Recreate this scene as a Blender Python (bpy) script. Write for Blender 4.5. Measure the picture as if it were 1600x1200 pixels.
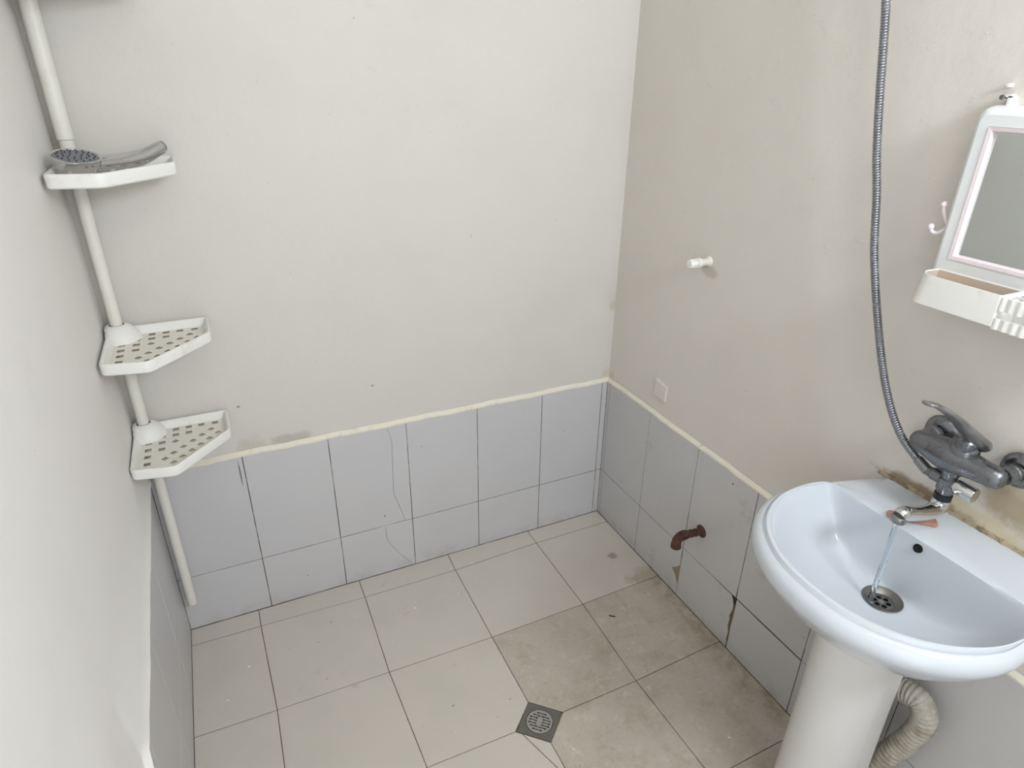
import bpy, bmesh, math, random
from mathutils import Vector, Matrix
random.seed(4)
for o in list(bpy.data.objects): bpy.data.objects.remove(o)
S = bpy.context.scene
COL = S.collection
pi = math.pi

# ------------------------------------------------------------------ camera
cd = bpy.data.cameras.new('camera'); cam = bpy.data.objects.new('camera', cd); COL.objects.link(cam)
cd.sensor_width = 36; cd.lens = 1012.36 * 36 / 1600; cd.clip_start = 0.02
CR = ((0.9066737592748173, 0.1763185867609789, -0.3832159315648054),
      (-0.4216918586174901, 0.4023076782781353, -0.8126035370180116),
      (0.010893604463041032, 0.8983653421415295, 0.4391139276096071))
m4 = Matrix(CR).to_4x4(); m4.translation = (-1.2507457645619675, -1.8146283933771754, 1.6399788122735603)
cam.matrix_world = m4
S.camera = cam

# ------------------------------------------------------------------ world, light, exposure
W = bpy.data.worlds.new('World'); S.world = W; W.use_nodes = True
W.node_tree.nodes['Background'].inputs[0].default_value = (0.80, 0.90, 1.0, 1)
W.node_tree.nodes['Background'].inputs[1].default_value = 1.0
def area_light(name, loc, rot, sx, sy, power, color):
    l = bpy.data.lights.new(name, 'AREA'); l.shape = 'RECTANGLE'; l.size = sx; l.size_y = sy; l.energy = power; l.color = color
    o = bpy.data.objects.new(name, l); COL.objects.link(o); o.location = loc; o.rotation_euler = rot
    return o
# daylight entering the high window behind the camera, then two added fill lights
area_light('window_daylight', (-0.33, -2.395, 2.15), (pi/2, 0, 0), 0.42, 0.40, 25, (0.86, 0.93, 1.0))
area_light('doorway_fill', (-1.08, -2.395, 1.02), (pi/2, 0, 0), 0.70, 1.90, 7.0, (0.97, 0.98, 1.0))  # soft frontal fill, added to flatten the contrast
area_light('ceiling_fill', (-0.75, -1.75, 2.58), (0, 0, 0), 0.30, 0.30, 2.5, (1.0, 0.97, 0.93))  # weak overhead fill, added
S.view_settings.view_transform = 'Standard'; S.view_settings.look = 'None'
S.view_settings.gamma = 1; S.view_settings.use_curve_mapping = False
S.view_settings.exposure = 0.0

# ------------------------------------------------------------------ materials
def lin(c):
    return tuple(((v/255)/12.92 if v/255 <= 0.04045 else ((v/255+0.055)/1.055)**2.4) for v in c)
class Mat:
    def __init__(s, name, rgb, rough=0.5, metal=0.0, spec=None):
        s.m = bpy.data.materials.new(name); s.m.use_nodes = True
        s.nt = s.m.node_tree; s.b = s.nt.nodes['Principled BSDF']
        s.b.inputs['Roughness'].default_value = rough; s.b.inputs['Metallic'].default_value = metal
        if spec is not None: s.b.inputs['Specular IOR Level'].default_value = spec
        s.tc = s.nt.nodes.new('ShaderNodeTexCoord')
        r = s.nt.nodes.new('ShaderNodeRGB'); r.outputs[0].default_value = (*lin(rgb), 1)
        s.col = r.outputs[0]; s.h = None
    def noise(s, scale, detail=4, rough=0.55, stretch=None):
        n = s.nt.nodes.new('ShaderNodeTexNoise'); n.inputs['Scale'].default_value = scale
        n.inputs['Detail'].default_value = detail; n.inputs['Roughness'].default_value = rough
        src = s.tc.outputs['Object']
        if stretch:
            mp = s.nt.nodes.new('ShaderNodeMapping'); mp.inputs['Scale'].default_value = stretch
            s.nt.links.new(src, mp.inputs[0]); src = mp.outputs[0]
        s.nt.links.new(src, n.inputs['Vector'])
        return n.outputs['Fac']
    def ramp(s, val, a, b, lo=0.0, hi=1.0):
        r = s.nt.nodes.new('ShaderNodeMapRange'); r.interpolation_type = 'SMOOTHSTEP'
        r.inputs[1].default_value = a; r.inputs[2].default_value = b; r.inputs[3].default_value = lo; r.inputs[4].default_value = hi
        s.nt.links.new(val, r.inputs[0]); return r.outputs[0]
    def math(s, op, a, b):
        n = s.nt.nodes.new('ShaderNodeMath'); n.operation = op
        for i, v in enumerate((a, b)):
            if isinstance(v, (int, float)): n.inputs[i].default_value = v
            else: s.nt.links.new(v, n.inputs[i])
        return n.outputs[0]
    def over(s, fac, rgb):
        n = s.nt.nodes.new('ShaderNodeMix'); n.data_type = 'RGBA'
        s.nt.links.new(fac, n.inputs[0]); s.nt.links.new(s.col, n.inputs[6]); n.inputs[7].default_value = (*lin(rgb), 1)
        s.col = n.outputs[2]; return s
    def spot(s, centre, radius, wob=0.5, nscale=14):
        # an irregular blot: 1 in its middle, 0 outside
        mp = s.nt.nodes.new('ShaderNodeVectorMath'); mp.operation = 'SUBTRACT'; s.nt.links.new(s.tc.outputs['Object'], mp.inputs[0]); mp.inputs[1].default_value = centre
        dv = s.nt.nodes.new('ShaderNodeVectorMath'); dv.operation = 'DIVIDE'; s.nt.links.new(mp.outputs[0], dv.inputs[0]); dv.inputs[1].default_value = radius
        ln = s.nt.nodes.new('ShaderNodeVectorMath'); ln.operation = 'LENGTH'; s.nt.links.new(dv.outputs[0], ln.inputs[0])
        d = s.math('ADD', ln.outputs['Value'], s.math('MULTIPLY', s.math('SUBTRACT', s.noise(nscale, 6, .7), .5), wob * 4))
        return s.ramp(d, 1.1, 0.5)
    def axis(s, i):
        x = s.nt.nodes.new('ShaderNodeSeparateXYZ'); s.nt.links.new(s.tc.outputs['Object'], x.inputs[0]); return x.outputs[i]
    def bump(s, val, strength=0.2, dist=0.002):
        b = s.nt.nodes.new('ShaderNodeBump'); b.inputs['Strength'].default_value = strength; b.inputs['Distance'].default_value = dist
        s.nt.links.new(val, b.inputs['Height'])
        if s.h is not None: s.nt.links.new(s.h, b.inputs['Normal'])
        s.h = b.outputs[0]; return s
    def rough(s, val): s.nt.links.new(val, s.b.inputs['Roughness']); return s
    def done(s):
        s.nt.links.new(s.col, s.b.inputs['Base Color'])
        if s.h is not None: s.nt.links.new(s.h, s.b.inputs['Normal'])
        return s.m

def paint(name, rgb, stains_and_shade=()):
    p = Mat(name, rgb, 0.55, spec=0.3)
    p.over(p.ramp(p.noise(2.3, 5), .42, .72, 0, .35), tuple(int(v*.955) for v in rgb))
    p.over(p.ramp(p.noise(5, 8, .7), .56, .75, 0, .25), (208, 203, 192))
    p.over(p.ramp(p.noise(75, 2, .5), .785, .80, 0, .5), (140, 130, 116))
    for c, r, col, k, w, ns in stains_and_shade:
        p.over(p.math('MULTIPLY', p.spot(c, r, w, ns), k), col)
    p.bump(p.noise(9, 5, .6), .40, .006); p.bump(p.ramp(p.noise(22, 6, .75, (1, 1, 1.6)), .60, .70), .30, .003); p.bump(p.noise(160, 3), .12, .001)
    return p.done()
PAINT = (207, 203, 196)
M = {}
M['paint_back'] = paint('paint_back', PAINT, [
    ((-1.134, 0, .615), (.07, .05, .022), (168, 161, 148), .6, .4, 26), ((-1.25, 0, .61), (.05, .05, .05), (186, 178, 164), .5, .4, 26),
    ((.0, 0, .885), (.02, .05, .022), (196, 186, 166), .8, .2, 30), ((-1.263, 0, .752), (.007, .05, .0045), (140, 130, 116), .8, .5, 80),
    ((-.872, 0, .744), (.006, .05, .005), (140, 130, 110), .9, .3, 60), ((0, 0, .625), (.025, .05, .02), (190, 170, 140), .35, .4, 30)])
M['paint_right'] = paint('paint_right', (217, 211, 203), [
    ((0, -1.34, .93), (.05, .10, .07), (160, 142, 112), .85, .35, 16), ((0, -1.27, .84), (.05, .16, .05), (200, 186, 150), .7, .35, 14),
    ((0, -1.32, .99), (.05, .055, .055), (206, 196, 172), .8, .2, 20), ((0, -1.16, .85), (.05, .12, .018), (120, 102, 74), .8, .35, 22),
    ((0, -.01, .62), (.05, .02, .02), (190, 170, 140), .35, .4, 30), ((0, -.44, 1.13), (.05, .04, .02), (180, 172, 158), .6, .3, 24)])  # last blot paints the shade under the pipe stub
M['paint_left'] = paint('paint_left', (229, 226, 222))  # lighter than the back wall, standing in for the light on it
M['ceiling'] = paint('ceiling_paint', (230, 228, 222))
pl = Mat('plaster_edge', (226, 220, 204), .6, spec=.3)
pl.over(pl.ramp(pl.noise(26, 6, .7), .56, .7, 0, .45), (170, 156, 132)); pl.bump(pl.noise(30, 5), .4, .004); M['plaster'] = pl.done()

def tile_mat(name, rgb, dirt=0.0):
    t = Mat(name, rgb, .32, spec=.45)
    t.over(t.ramp(t.noise(4, 4), .4, .7, 0, .25), tuple(int(v*.95) for v in rgb))
    z = t.axis(2)
    t.over(t.math('MULTIPLY', t.ramp(z, .07, .0), t.ramp(t.noise(14, 6, .7), .42, .70, .05, .35+dirt)), (150, 144, 134))
    t.over(t.ramp(t.noise(42, 2, .4), .765, .78, 0, .8), (82, 76, 70))
    if dirt: t.over(t.ramp(t.noise(9, 7, .7), .58, .74, 0, .4), (148, 144, 136))
    t.over(t.math('MULTIPLY', t.spot((-1.292, 0, .535), (.0026, .05, .052), .22, 120), .85), (92, 84, 78))
    t.bump(t.noise(7, 2), .05, .003)
    return t.done()
M['wall_tile'] = tile_mat('wall_tile_glaze', (198, 196, 197))
M['wall_tile_right'] = tile_mat('wall_tile_glaze_right', (196, 194, 193), .15)
gr = Mat('wall_grout', (150, 144, 136), .9)
gr.over(gr.ramp(gr.noise(11, 4, .6), .38, .52), (58, 50, 42))
gr.over(gr.spot((0, -.765, .11), (.05, .05, .10), .3, 20), (112, 98, 66))
gr.over(gr.spot((0, -.495, .09), (.05, .07, .09), .1, 20), (150, 132, 106))
gr.over(gr.spot((0, -.9, .2), (.05, .25, .05), .2, 20), (42, 34, 28))
M['grout'] = gr.done()

def floor_mat(name, rgb, worn):
    t = Mat(name, rgb, .42, spec=.35)
    t.over(t.ramp(t.noise(6, 5), .4, .7, 0, .3), tuple(int(v*.94) for v in rgb))
    if worn:
        t.over(t.ramp(t.noise(9, 8, .72), .44, .70, 0, .6), (164, 152, 134))
        t.over(t.ramp(t.noise(5.5, 5, .6), .58, .70, 0, .6), (182, 178, 172))
        t.over(t.ramp(t.noise(22, 7, .72), .52, .70, 0, .65), (208, 201, 190))
        t.over(t.ramp(t.noise(70, 5, .7), .54, .70, 0, .4), (150, 138, 120))
        t.over(t.ramp(t.noise(38, 6, .7), .60, .74, 0, .35), (136, 124, 106))
        x = t.axis(0)
        t.over(t.math('MULTIPLY', t.ramp(x, -.11, -.005), t.ramp(t.noise(16, 6, .7), .40, .64, .1, .65)), (138, 122, 98))
        t.rough(t.ramp(t.noise(9, 6), .4, .6, .5, .8))
    else:
        t.over(t.math('MULTIPLY', t.spot((-.092, -.259, 0), (.022, .02, .05), .25, 40), .6), (128, 108, 84))
        t.over(t.math('MULTIPLY', t.spot((-.02, -.40, 0), (.10, .05, .05), .45, 22), .55), (158, 136, 110))
        t.over(t.ramp(t.noise(13, 5, .7), .60, .74, 0, .35), (168, 152, 134))
    t.over(t.ramp(t.noise(47, 2, .4), .765, .775, 0, .9), (236, 234, 230))
    t.over(t.ramp(t.noise(58, 2, .4, (1, 1.2, 1)), .775, .79, 0, .8), (96, 86, 76))
    t.bump(t.noise(12, 3), .06, .003)
    return t.done()
M['floor_tile'] = floor_mat('floor_tile_glaze', (204, 197, 187), False)
M['floor_tile_worn'] = floor_mat('floor_tile_worn', (190, 181, 168), True)
fg = Mat('floor_grout', (120, 104, 84), .9); fg.over(fg.ramp(fg.noise(9, 4), .42, .58), (86, 72, 58)); M['floor_grout'] = fg.done()

def plastic(name, rgb, rough=.4, dirt=None, k=.5):
    p = Mat(name, rgb, rough, spec=.4)
    if dirt: p.over(p.ramp(p.noise(18, 6, .65), .54, .74, 0, k), dirt)
    return p.done()
M['white_plastic'] = plastic('white_plastic', (232, 231, 226), .38, (206, 200, 184), .5)
M['tray_floor'] = plastic('yellowed_plastic', (230, 227, 216), .45, (216, 208, 180), .6)
M['hole_edge'] = plastic('hole_edge', (104, 94, 78), .8)
M['pole'] = plastic('pole_plastic', (222, 219, 210), .42, (196, 190, 176), .4)
M['mirror_plastic'] = plastic('mirror_frame_plastic', (228, 231, 231), .35, (206, 208, 206), .4)
M['pink_plastic'] = plastic('pinkish_plastic', (226, 213, 217), .38)
M['stained_plastic'] = plastic('stained_plastic', (198, 182, 164), .5, (176, 156, 134), .7)
M['ceramic'] = plastic('sanitary_ceramic', (201, 206, 212), .16)
M['ceramic_ped'] = plastic('pedestal_ceramic', (216, 214, 211), .16)
def metal(name, rgb, rough, dirt=None, k=.6, sc=24, dr=.6):
    p = Mat(name, rgb, rough, 1.0)
    if dirt:
        f = p.ramp(p.noise(sc, 7, .7), .46, .66, 0, k); p.over(f, dirt)
        p.rough(p.ramp(p.noise(sc, 7, .7), .46, .66, rough, dr))
        q = p.ramp(p.noise(sc, 7, .7), .46, .66, 1.0, .45); p.nt.links.new(q, p.b.inputs['Metallic'])
    return p.done()
M['chrome'] = metal('chrome', (206, 206, 208), .06)
M['chrome_worn'] = metal('scaled_chrome', (124, 126, 130), .26, (112, 112, 113), .75, 30)
M['chrome_dull'] = metal('dull_chrome', (146, 144, 144), .30, (140, 134, 130), .5, 20)
M['hose'] = metal('hose_steel', (146, 148, 154), .26, (120, 118, 116), .4, 60)
M['steel'] = metal('drain_steel', (128, 126, 124), .38, (112, 106, 98), .6, 40)
M['steel_light'] = metal('grate_steel', (178, 176, 174), .36, (140, 134, 128), .5, 50)
M['dark'] = plastic('black_rubber', (22, 24, 28), .5)
M['hole'] = plastic('dark_cavity', (14, 14, 15), .8)
M['grey_rubber'] = plastic('grey_rubber', (120, 122, 128), .55)
M['grey_cap'] = plastic('grey_cap_plastic', (132, 134, 138), .5)
ru = Mat('rusted_iron', (92, 66, 56), .85, .2); ru.over(ru.ramp(ru.noise(60, 6, .7), .45, .65), (62, 42, 38)); ru.over(ru.ramp(ru.noise(90, 4), .62, .72, 0, .8), (140, 108, 90))
ru.bump(ru.noise(120, 5), .8, .003); M['rust'] = ru.done()
so = Mat('brown_soap', (172, 130, 108), .5); so.over(so.ramp(so.noise(40, 5), .45, .65, 0, .6), (150, 106, 82)); M['soap'] = so.done()
ho = Mat('waste_hose_plastic', (178, 172, 161), .6); ho.over(ho.ramp(ho.noise(20, 6, .7), .42, .66, 0, .85), (134, 122, 104)); M['waste_hose'] = ho.done()
mo = Mat('mouldy_sealant', (164, 148, 120), .8); mo.over(mo.ramp(mo.noise(22, 7, .75), .46, .60, 0, .85), (96, 82, 64)); M['sealant'] = mo.done()
mr = Mat('old_mirror_silver', (214, 219, 218), .06, 1.0); mr.over(mr.ramp(mr.noise(20, 7, .7), .64, .76, 0, .35), (150, 154, 152)); M['mirror'] = mr.done()
wa = Mat('water', (235, 242, 248), .03); wa.b.inputs['Transmission Weight'].default_value = 1; wa.b.inputs['IOR'].default_value = 1.33
wa.bump(wa.noise(40, 3, .5, (3, 3, .6)), .6, .004); M['water'] = wa.done()
gl = Mat('window_glass', (240, 248, 250), .02); gl.b.inputs['Transmission Weight'].default_value = 1; M['glass'] = gl.done()
cf = Mat('clear_film', (236, 236, 232), .25); cf.b.inputs['Transmission Weight'].default_value = .6; M['film'] = cf.done()

# ------------------------------------------------------------------ mesh helpers
ORG = {}                                   # world origin of each thing, so parts are written in world coordinates
def thing(name, label, cat, loc, group=None, kind=None):
    o = bpy.data.objects.new(name, None); o.empty_display_size = .05; COL.objects.link(o); o.location = loc
    o['label'] = label; o['category'] = cat
    if group: o['group'] = group
    ORG[o] = Vector(loc); return o
def tag(o, label, cat, group=None):
    o['label'] = label; o['category'] = cat
    if group: o['group'] = group
    return o
def obj(name, geo, mat, parent=None, smooth=True, origin=None, label=None):
    vs, fs = geo[0], geo[1]; mi = geo[2] if len(geo) > 2 else None
    og = ORG[parent] if parent in ORG else Vector(origin or (0, 0, 0))
    me = bpy.data.meshes.new(name); me.from_pydata([tuple(Vector(v) - og) for v in vs], [], fs)
    mats = mat if isinstance(mat, (list, tuple)) else [mat]
    for x in mats: me.materials.append(x)
    bm = bmesh.new(); bm.from_mesh(me); bmesh.ops.recalc_face_normals(bm, faces=bm.faces); bm.to_mesh(me); bm.free()
    if mi: me.polygons.foreach_set('material_index', mi)
    if smooth:
        me.polygons.foreach_set('use_smooth', [True]*len(me.polygons))
        try: me.set_sharp_from_angle(angle=math.radians(38))
        except Exception: pass
    o = bpy.data.objects.new(name, me); COL.objects.link(o)
    if parent is not None: o.parent = parent
    elif origin: o.location = origin
    ORG[o] = og
    if label: o['label'] = label
    return o
def setting(name, geo, mat, smooth=False):
    o = obj(name, geo, mat, None, smooth); o['kind'] = 'structure'; return o
def box(a, b):
    x0, y0, z0 = a; x1, y1, z1 = b
    v = [(x0,y0,z0),(x1,y0,z0),(x1,y1,z0),(x0,y1,z0),(x0,y0,z1),(x1,y0,z1),(x1,y1,z1),(x0,y1,z1)]
    return v, [(0,3,2,1),(4,5,6,7),(0,1,5,4),(1,2,6,5),(2,3,7,6),(3,0,4,7)]
def join(*gs):
    V, F, MI = [], [], []
    for g in gs:
        k = len(V); V += list(g[0]); F += [tuple(i+k for i in f) for f in g[1]]
        MI += (g[2] if len(g) > 2 else [0]*len(g[1]))
    return V, F, MI
def rings(rs, cap0=True, cap1=True, closed=True):
    n = len(rs[0]); V = [p for r in rs for p in r]; F = []
    for i in range(len(rs)-1):
        for j in range(n if closed else n-1):
            k = (j+1) % n; F.append((i*n+j, i*n+k, (i+1)*n+k, (i+1)*n+j))
    if cap0: F.append(tuple(range(n))[::-1])
    if cap1: F.append(tuple((len(rs)-1)*n+j for j in range(n)))
    return V, F
def frame_for(d):
    d = Vector(d).normalized(); u = Vector((0,0,1)) if abs(d.z) < .9 else Vector((1,0,0))
    a = d.cross(u).normalized(); b = a.cross(d).normalized(); return a, b
def lathe(origin, axis, prof, n=24, cap0=True, cap1=True):
    o = Vector(origin); d = Vector(axis).normalized(); a, b = frame_for(d)
    return rings([[o + d*h + (a*math.cos(2*pi*j/n) + b*math.sin(2*pi*j/n))*r for j in range(n)] for h, r in prof], cap0, cap1)
def catmull(P, k=8):
    P = [Vector(p) for p in P]; Q = [P[0]*2-P[1]] + P + [P[-1]*2-P[-2]]; out = []
    for i in range(1, len(Q)-2):
        p0, p1, p2, p3 = Q[i-1:i+3]
        for s in range(k):
            t = s/k; out.append(.5*((2*p1) + (p2-p0)*t + (2*p0-5*p1+4*p2-p3)*t*t + (3*p1-p0-3*p2+p3)*t**3))
    out.append(P[-1]); return out
def tube(P, r, n=12, up=None, cap0=True, cap1=True):
    """r: number, list of numbers or list of (across, along-up) pairs"""
    P = [Vector(p) for p in P]; rs = []; a = None
    for i, p in enumerate(P):
        t = (P[min(i+1, len(P)-1)] - P[max(i-1, 0)]).normalized()
        if up is not None: a = t.cross(Vector(up)).normalized()
        elif a is None: a = frame_for(t)[0]
        else: a = (a - t*a.dot(t)).normalized()
        b = a.cross(t).normalized()
        q = r[i] if isinstance(r, list) else r
        ra, rb = q if isinstance(q, tuple) else (q, q)
        rs.append([p + a*ra*math.cos(2*pi*j/n) + b*rb*math.sin(2*pi*j/n) for j in range(n)])
    return rings(rs, cap0, cap1)
def slab(poly, to3, thick, bev=.0008):
    """a polygon piece lying on a plane: to3(u, v, height)"""
    n = len(poly); cx = sum(p[0] for p in poly)/n; cy = sum(p[1] for p in poly)/n
    def inset(p):
        L = math.hypot(p[0]-cx, p[1]-cy); k = (L-bev*1.3)/L; return (cx+(p[0]-cx)*k, cy+(p[1]-cy)*k)
    return rings([[Vector(to3(*p, 0)) for p in poly], [Vector(to3(*p, thick-bev)) for p in poly], [Vector(to3(*inset(p), thick)) for p in poly]])
def round_poly(P, r, k=4):
    out = []; n = len(P)
    for i in range(n):
        p = Vector((*P[i], 0)); a = (Vector((*P[i-1], 0))-p); b = (Vector((*P[(i+1) % n], 0))-p)
        rr = r[i] if isinstance(r, (list, tuple)) else r
        q = min(rr, a.length*.45, b.length*.45); s, e = p+a.normalized()*q, p+b.normalized()*q
        for j in range(k+1):
            t = j/k; w = s*(1-t)**2 + p*2*t*(1-t) + e*t*t; out.append((w.x, w.y))
    return out
def offset_poly(P, d):
    """shrink a counter-clockwise polygon by d"""
    n = len(P); out = []
    for i in range(n):
        p = Vector(P[i]); a = (p-Vector(P[i-1])); b = (Vector(P[(i+1) % n])-p)
        if a.length < 1e-7: a = b
        if b.length < 1e-7: b = a
        na = Vector((-a.y, a.x)).normalized(); nb = Vector((-b.y, b.x)).normalized(); m = (na+nb)
        m = m/max(m.length_squared, .3)*2; out.append((p.x+m.x*d, p.y+m.y*d))
    return out
def holed_plate(outer, holes, thick):
    """flat plate (u, v) with real holes, as vertices and faces in (u, v, 0..thick)"""
    cu = bpy.data.curves.new('c', 'CURVE'); cu.dimensions = '2D'; cu.fill_mode = 'BOTH'; cu.extrude = thick/2
    for loop in [outer] + holes:
        sp = cu.splines.new('POLY'); sp.points.add(len(loop)-1); sp.use_cyclic_u = True
        for q, p in zip(sp.points, loop): q.co = (p[0], p[1], 0, 1)
    o = bpy.data.objects.new('c', cu); COL.objects.link(o)
    me = bpy.data.meshes.new_from_object(o.evaluated_get(bpy.context.evaluated_depsgraph_get()))
    V = [Vector((v.co.x, v.co.y, v.co.z+thick/2)) for v in me.vertices]; F = [tuple(p.vertices) for p in me.polygons]
    bpy.data.objects.remove(o); bpy.data.curves.remove(cu); bpy.data.meshes.remove(me)
    return V, F
def clip(poly, a, b):
    """keep the part of a polygon on the left of the line a -> b"""
    out = []; side = lambda p: (b[0]-a[0])*(p[1]-a[1])-(b[1]-a[1])*(p[0]-a[0])
    for i in range(len(poly)):
        p, q = poly[i], poly[(i+1) % len(poly)]; sp, sq = side(p), side(q)
        if sp >= 0: out.append(p)
        if sp*sq < 0: t = sp/(sp-sq); out.append((p[0]+(q[0]-p[0])*t, p[1]+(q[1]-p[1])*t))
    return out

# ------------------------------------------------------------------ room shell
RW, RD, RH = 1.5286, 2.40, 2.60           # width, depth, height; tile faces lie on x = -RW, x = 0, y = 0 and z = 0
HT, HR = .5947, .2045                     # top of the tiled dado, joint between its two rows
TT = .007                                 # tile thickness
PB = .009                                 # how far the painted plaster lies behind the tile faces
def L_wall(poly3): return poly3
# floor slab with its grout surface 1.5 mm below the tiles
ex0, ex1, ey0, ey1 = -.654-.034, -.654+.034, -.756-.034, -.756+.034       # opening for the drain well
floor = setting('floor', join(box((-RW-.1, -RD-.1, -.12), (ex0, .1, -.0018)), box((ex1, -RD-.1, -.12), (.1, .1, -.0018)),
    box((ex0, -RD-.1, -.12), (ex1, ey0, -.0018)), box((ex0, ey1, -.12), (ex1, .1, -.0018))), M['floor_grout'])
ceiling = setting('ceiling', box((-RW-.1, -RD-.1, RH), (.1, .1, RH+.1)), M['ceiling'])
# walls: paint above the dado, grout bed behind the tiles
def wall(name, a, b, z0, mat_up, bed_a, bed_b):
    up = box((a[0], a[1], z0), (b[0], b[1], RH)); lo = box((bed_a[0], bed_a[1], -.1), (bed_b[0], bed_b[1], z0))
    g = join((up[0], up[1], [0]*6), (lo[0], lo[1], [1]*6))
    return setting(name, g, [mat_up, M['grout']])
wall_back = wall('wall_back', (-RW-.1, PB), (.1, .11), HT, M['paint_back'], (-RW-.1, .0016), (.1, .11))
wall_right = wall('wall_right', (PB, -RD-.1), (.11, PB), HT, M['paint_right'], (.0016, -RD-.1), (.11, .0016))
def wob(t, s, a): return a*(math.sin(t*37+s)+.6*math.sin(t*91+2*s)+.5*math.sin(t*210+s*3))
# the plaster of the left wall swells towards the door and hangs over its tiles as a lip
def skin_left(t):
    y = PB - t*(RD+.1+PB); d = .010 + .0225*max(0, min(1, -y/.92)); w = wob(t, 3, .0006)
    drop = .36*max(0, min(1, (-y-.91)/.22)); z = HT - drop; d += .012*min(1, drop/.2)
    X = -RW
    return [Vector(q) for q in ((X-.11, y, z), (X-.006, y, z-.002), (X+d+w, y, z), (X+d+w-.012*min(1, d/.02), y, z+.018), (X-.0036+(d-.006)*.45, y, HT+.16), (X-.0040+(d-.006)*.12, y, HT+.32), (X-.004, y, HT+.50), (X-.004, y, RH), (X-.11, y, RH))]
lo = box((-RW-.11, -RD-.1, -.1), (-RW-.0016, .0016, HT-.004)); up = rings([skin_left(i/120) for i in range(121)])
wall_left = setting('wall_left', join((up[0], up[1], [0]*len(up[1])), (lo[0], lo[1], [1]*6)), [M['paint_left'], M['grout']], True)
WX0, WX1, WZ0, WZ1 = -.58, -.08, 1.91, 2.39
DX0, DX1, DZ1 = -1.45, -.71, 2.0             # opening added behind the camera for the fill light
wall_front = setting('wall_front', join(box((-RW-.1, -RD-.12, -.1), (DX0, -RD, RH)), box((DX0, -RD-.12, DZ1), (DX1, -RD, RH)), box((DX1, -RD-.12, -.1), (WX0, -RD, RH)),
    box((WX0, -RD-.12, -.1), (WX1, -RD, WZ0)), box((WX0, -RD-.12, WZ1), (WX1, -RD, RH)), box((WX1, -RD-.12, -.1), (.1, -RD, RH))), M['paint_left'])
f = .04
window = setting('window_1', join(box((WX0, -RD-.09, WZ0), (WX1, -RD-.05, WZ0+f)), box((WX0, -RD-.09, WZ1-f), (WX1, -RD-.05, WZ1)),
    box((WX0, -RD-.09, WZ0+f), (WX0+f, -RD-.05, WZ1-f)), box((WX1-f, -RD-.09, WZ0+f), (WX1, -RD-.05, WZ1-f))), M['white_plastic'])
obj('pane', box((WX0+f, -RD-.074, WZ0+f), (WX1-f, -RD-.068, WZ1-f)), M['glass'], window, False)

# ledges of plaster on top of the tiles
def ledge(name, pts, prof3, mat, nk=5):
    rs = [[Vector(prof3(t, k)) for k in range(nk)] for t in pts]
    return setting(name, rings(rs), mat, True)
def wob(t, s, a): return a*(math.sin(t*37+s)+.6*math.sin(t*91+2*s)+.5*math.sin(t*210+s*3))
ts = [i/60 for i in range(61)]
def prof_back(t, k):
    x = -RW - .004 + t*(RW+.004+PB); w = wob(t, 1, .0012)
    return [(x, .008, HT-.004), (x, -.0012+w*.4, HT-.003+w), (x, -.0012+w*.4, HT+.002+w), (x, PB-.001, HT+.012+w), (x, PB+.004, HT-.004)][k]
ledge('trim_1', ts, prof_back, M['plaster'])
def prof_right(t, k):
    y = .002 - t*(RD+.002); w = wob(t, 5, .0012)
    return [(.008, y, HT-.004), (-.0012+w*.4, y, HT-.003+w), (-.0012+w*.4, y, HT+.002+w), (PB-.001, y, HT+.012+w), (PB+.004, y, HT-.004)][k]
ledge('trim_2', ts, prof_right, M['plaster'])
# wall tiles, each a piece of its wall
G = .0011
def rect(u0, u1, v0, v1): return [(u0+G, v0+G), (u1-G, v0+G), (u1-G, v1-G), (u0+G, v1-G)]
WT = .2512
toB = lambda u, v, h: (-u, TT-h-.0000, v)          # u runs from the right-hand corner leftwards
toR = lambda u, v, h: (TT-h, -u, v)                # u runs from the back corner towards the door
toL = lambda u, v, h: (-RW-TT+h, -u, v)
def put_tile(wall_, poly, to3, mat):
    jig = random.uniform(-.0004, .0004)
    obj('tile', slab(poly, lambda u, v, h: to3(u, v, h+jig), TT), mat, wall_, False)
bcol = [0.0, .0231] + [.2743 + k*WT for k in range(5)] + [RW]
crack1 = [(.841, .5936), (.828, .534), (.836, .328), (.816, .26), (.801, .2056)]
crack2 = [(.875, .2034), (.871, .139), (.852, .104), (.829, .064), (.786, .001)]
for i in range(len(bcol)-1):
    u0, u1 = bcol[i], bcol[i+1]
    for r, (v0, v1) in enumerate(((0, HR), (HR, HT))):
        p = rect(u0, u1, v0, v1)
        cr = None
        if i == 4: cr = crack1 if r else crack2
        if cr:
            g = .00035
            right = [p[0]] + [(u-g, v) for u, v in cr[::-1]] + [p[3]]
            left = [(u+g, v) for u, v in cr[::-1]] + [p[2], p[1]]
            put_tile(wall_back, right[::-1], toB, M['wall_tile']); put_tile(wall_back, left, toB, M['wall_tile'])
        else: put_tile(wall_back, p, toB, M['wall_tile'])
rcol = [0.0, .0152] + [.2664 + k*WT for k in range(8)] + [RD]
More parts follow.
